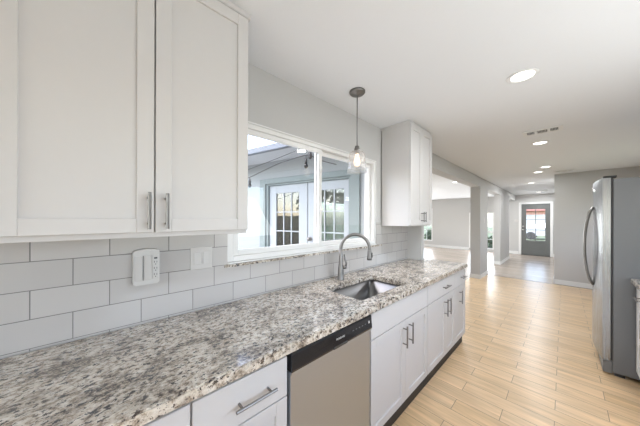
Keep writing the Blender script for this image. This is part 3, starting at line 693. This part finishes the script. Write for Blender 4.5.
for s, z in ((-.50, 1.978), (.415, 2.132), (-1.4, 1.79)):
    p = pwp(s, .6, z)-base_; bm = bmesh.new()
    lathe(bm, p, [(.004, 0), (.004, -.025), (.013, -.03), (.016, -.075), (.012, -.082)], 12); link('lamp_holder', bm, M['blackm'], sl_, True)
    bm = bmesh.new(); lathe(bm, p, [(.012, -.083), (.022, -.10), (.024, -.115), (.015, -.135), (.004, -.14)], 14); link('bulb', bm, M['darkbulb'], sl_, True)
p = pwp(.47, .6, 2.132)-base_; bm = bmesh.new(); lathe(bm, p, [(.005, .04), (.020, .028), (.022, 0), (.022, -.028), (.012, -.042)], 14); link('end_cap', bm, M['blackm'], sl_, True)
K2 = [(-1.9, 2.0), (-.9, 2.07), (-.515, 2.12), (.0, 2.20), (.30, 2.255), (.40, 2.298)]
bm = bmesh.new(); k2 = smoothpts([pwp(s, .53, z) for s, z in K2]); b2_ = k2[0].copy(); tube(bm, [p-b2_ for p in k2], .0035, 6)
tag(link('guide_wire', bm, M['blackm'], None, True, b2_), 'thin black wire running up to the eave above the string lights', 'wire')

# ------------------------------------------------------------------ outdoors: planting, fence, house across the street
def shrub(name, label, cat, loc, rx, ry, rz, n, ls, trunk=0, group=None):
    r = empty(name, label, cat, loc, 0, group); bm = bmesh.new()
    for i in range(n):
        d = Vector((random.gauss(0, 1), random.gauss(0, 1), random.gauss(0, 1))).normalized()*random.uniform(.55, 1)
        c = Vector((d.x*rx, d.y*ry, d.z*rz+rz+trunk)); nn = Vector((random.gauss(0, 1), random.gauss(0, 1), random.gauss(0, 1))).normalized(); t = nn.orthogonal().normalized(); b = nn.cross(t)
        s = ls*random.uniform(.6, 1.3)
        bm.faces.new([bm.verts.new(c+t*s), bm.verts.new(c+b*s*.5), bm.verts.new(c-t*s), bm.verts.new(c-b*s*.5)])
    link('foliage', bm, M['leaf'], r)
    bm = bmesh.new(); tube(bm, [(0, 0, 0), (.03, .02, rz*.6+trunk*.6), (0, 0, rz+trunk)], [.04+trunk*.04, .03+trunk*.03, .012], 8); link('stem', bm, M['bark'], r, True)
    return r
shrub('shrub', 'green leafy shrub seen through the left living room window', 'shrub', (-3.6, 14.2, -.23), .8, .6, .62, 900, .09)
shrub('shrub', 'green shrub seen low through the window between the two wall posts', 'shrub', (-1.5, 14.4, -.23), .8, .6, .42, 800, .08)
nh = empty('neighbor_house', 'red brick house across the street seen through the front door glass', 'house', (1, 34, -.23))
box('brick_wall', M['brick'], -4, 9, 0, 6, 0, 2.6, nh)
bm = bmesh.new(); v = [bm.verts.new(p) for p in [(-4.6, -.6, 2.6), (9.6, -.6, 2.6), (9.6, 6.6, 2.6), (-4.6, 6.6, 2.6), (-4.6, 3, 4.4), (9.6, 3, 4.4)]]
for f in ((0, 1, 5, 4), (3, 4, 5, 2), (0, 4, 3), (1, 2, 5), (0, 3, 2, 1)): bm.faces.new([v[i] for i in f])
link('roof', bm, M['roof'], nh)
box('garage_door', M['pdoor'], -3.2, 1.8, -.05, -.001, 0, 2.2, nh)
car = empty('car', 'silver car parked across the street seen through the front door glass', 'car', (.9, 27, -.23))
bm = bmesh.new(); pr = [(-2.2, .35), (-2.25, .75), (-1.5, .95), (-.9, 1.42), (.7, 1.45), (1.4, 1.0), (2.2, .85), (2.25, .35)]
a = [bm.verts.new((x, -.85 if z < 1.1 else -.65, z)) for x, z in pr]; b = [bm.verts.new((x, .85 if z < 1.1 else .65, z)) for x, z in pr]
bm.faces.new(a); bm.faces.new(b[::-1])
for i in range(8): bm.faces.new((a[i], a[(i+1) % 8], b[(i+1) % 8], b[i]))
link('car_body', bm, M['carpaint'], car)
for x in (-1.4, 1.4):
    for y in (-.86, .70):
        bm = bmesh.new(); tube(bm, [(x, y, .32), (x, y+.18, .32)], .32, 20); link('wheel', bm, M['tire'], car)
# yard around the patio (mirrored in the french door glass)
fe = empty('fence', 'brown wooden yard fence mirrored in the patio door glass', 'fence', (-5, -5.2, -.23))
bm = bmesh.new()
for k in range(56): bx(bm, -3+k*.15, -3+k*.15+.14, -.01, .01, .02, 1.8+.02*random.random())
link('boards', bm, M['fence'], fe)
boxes('rail', M['fence'], [(-3, 5.4, .011, .05, .4, .48), (-3, 5.4, .011, .05, 1.4, 1.48)], fe)
shrub('tree', 'broad leafy yard tree mirrored in the patio door glass', 'tree', (-2.6, -3.9, -.23), 1.3, 1.0, 1.0, 1600, .11, 1.3)
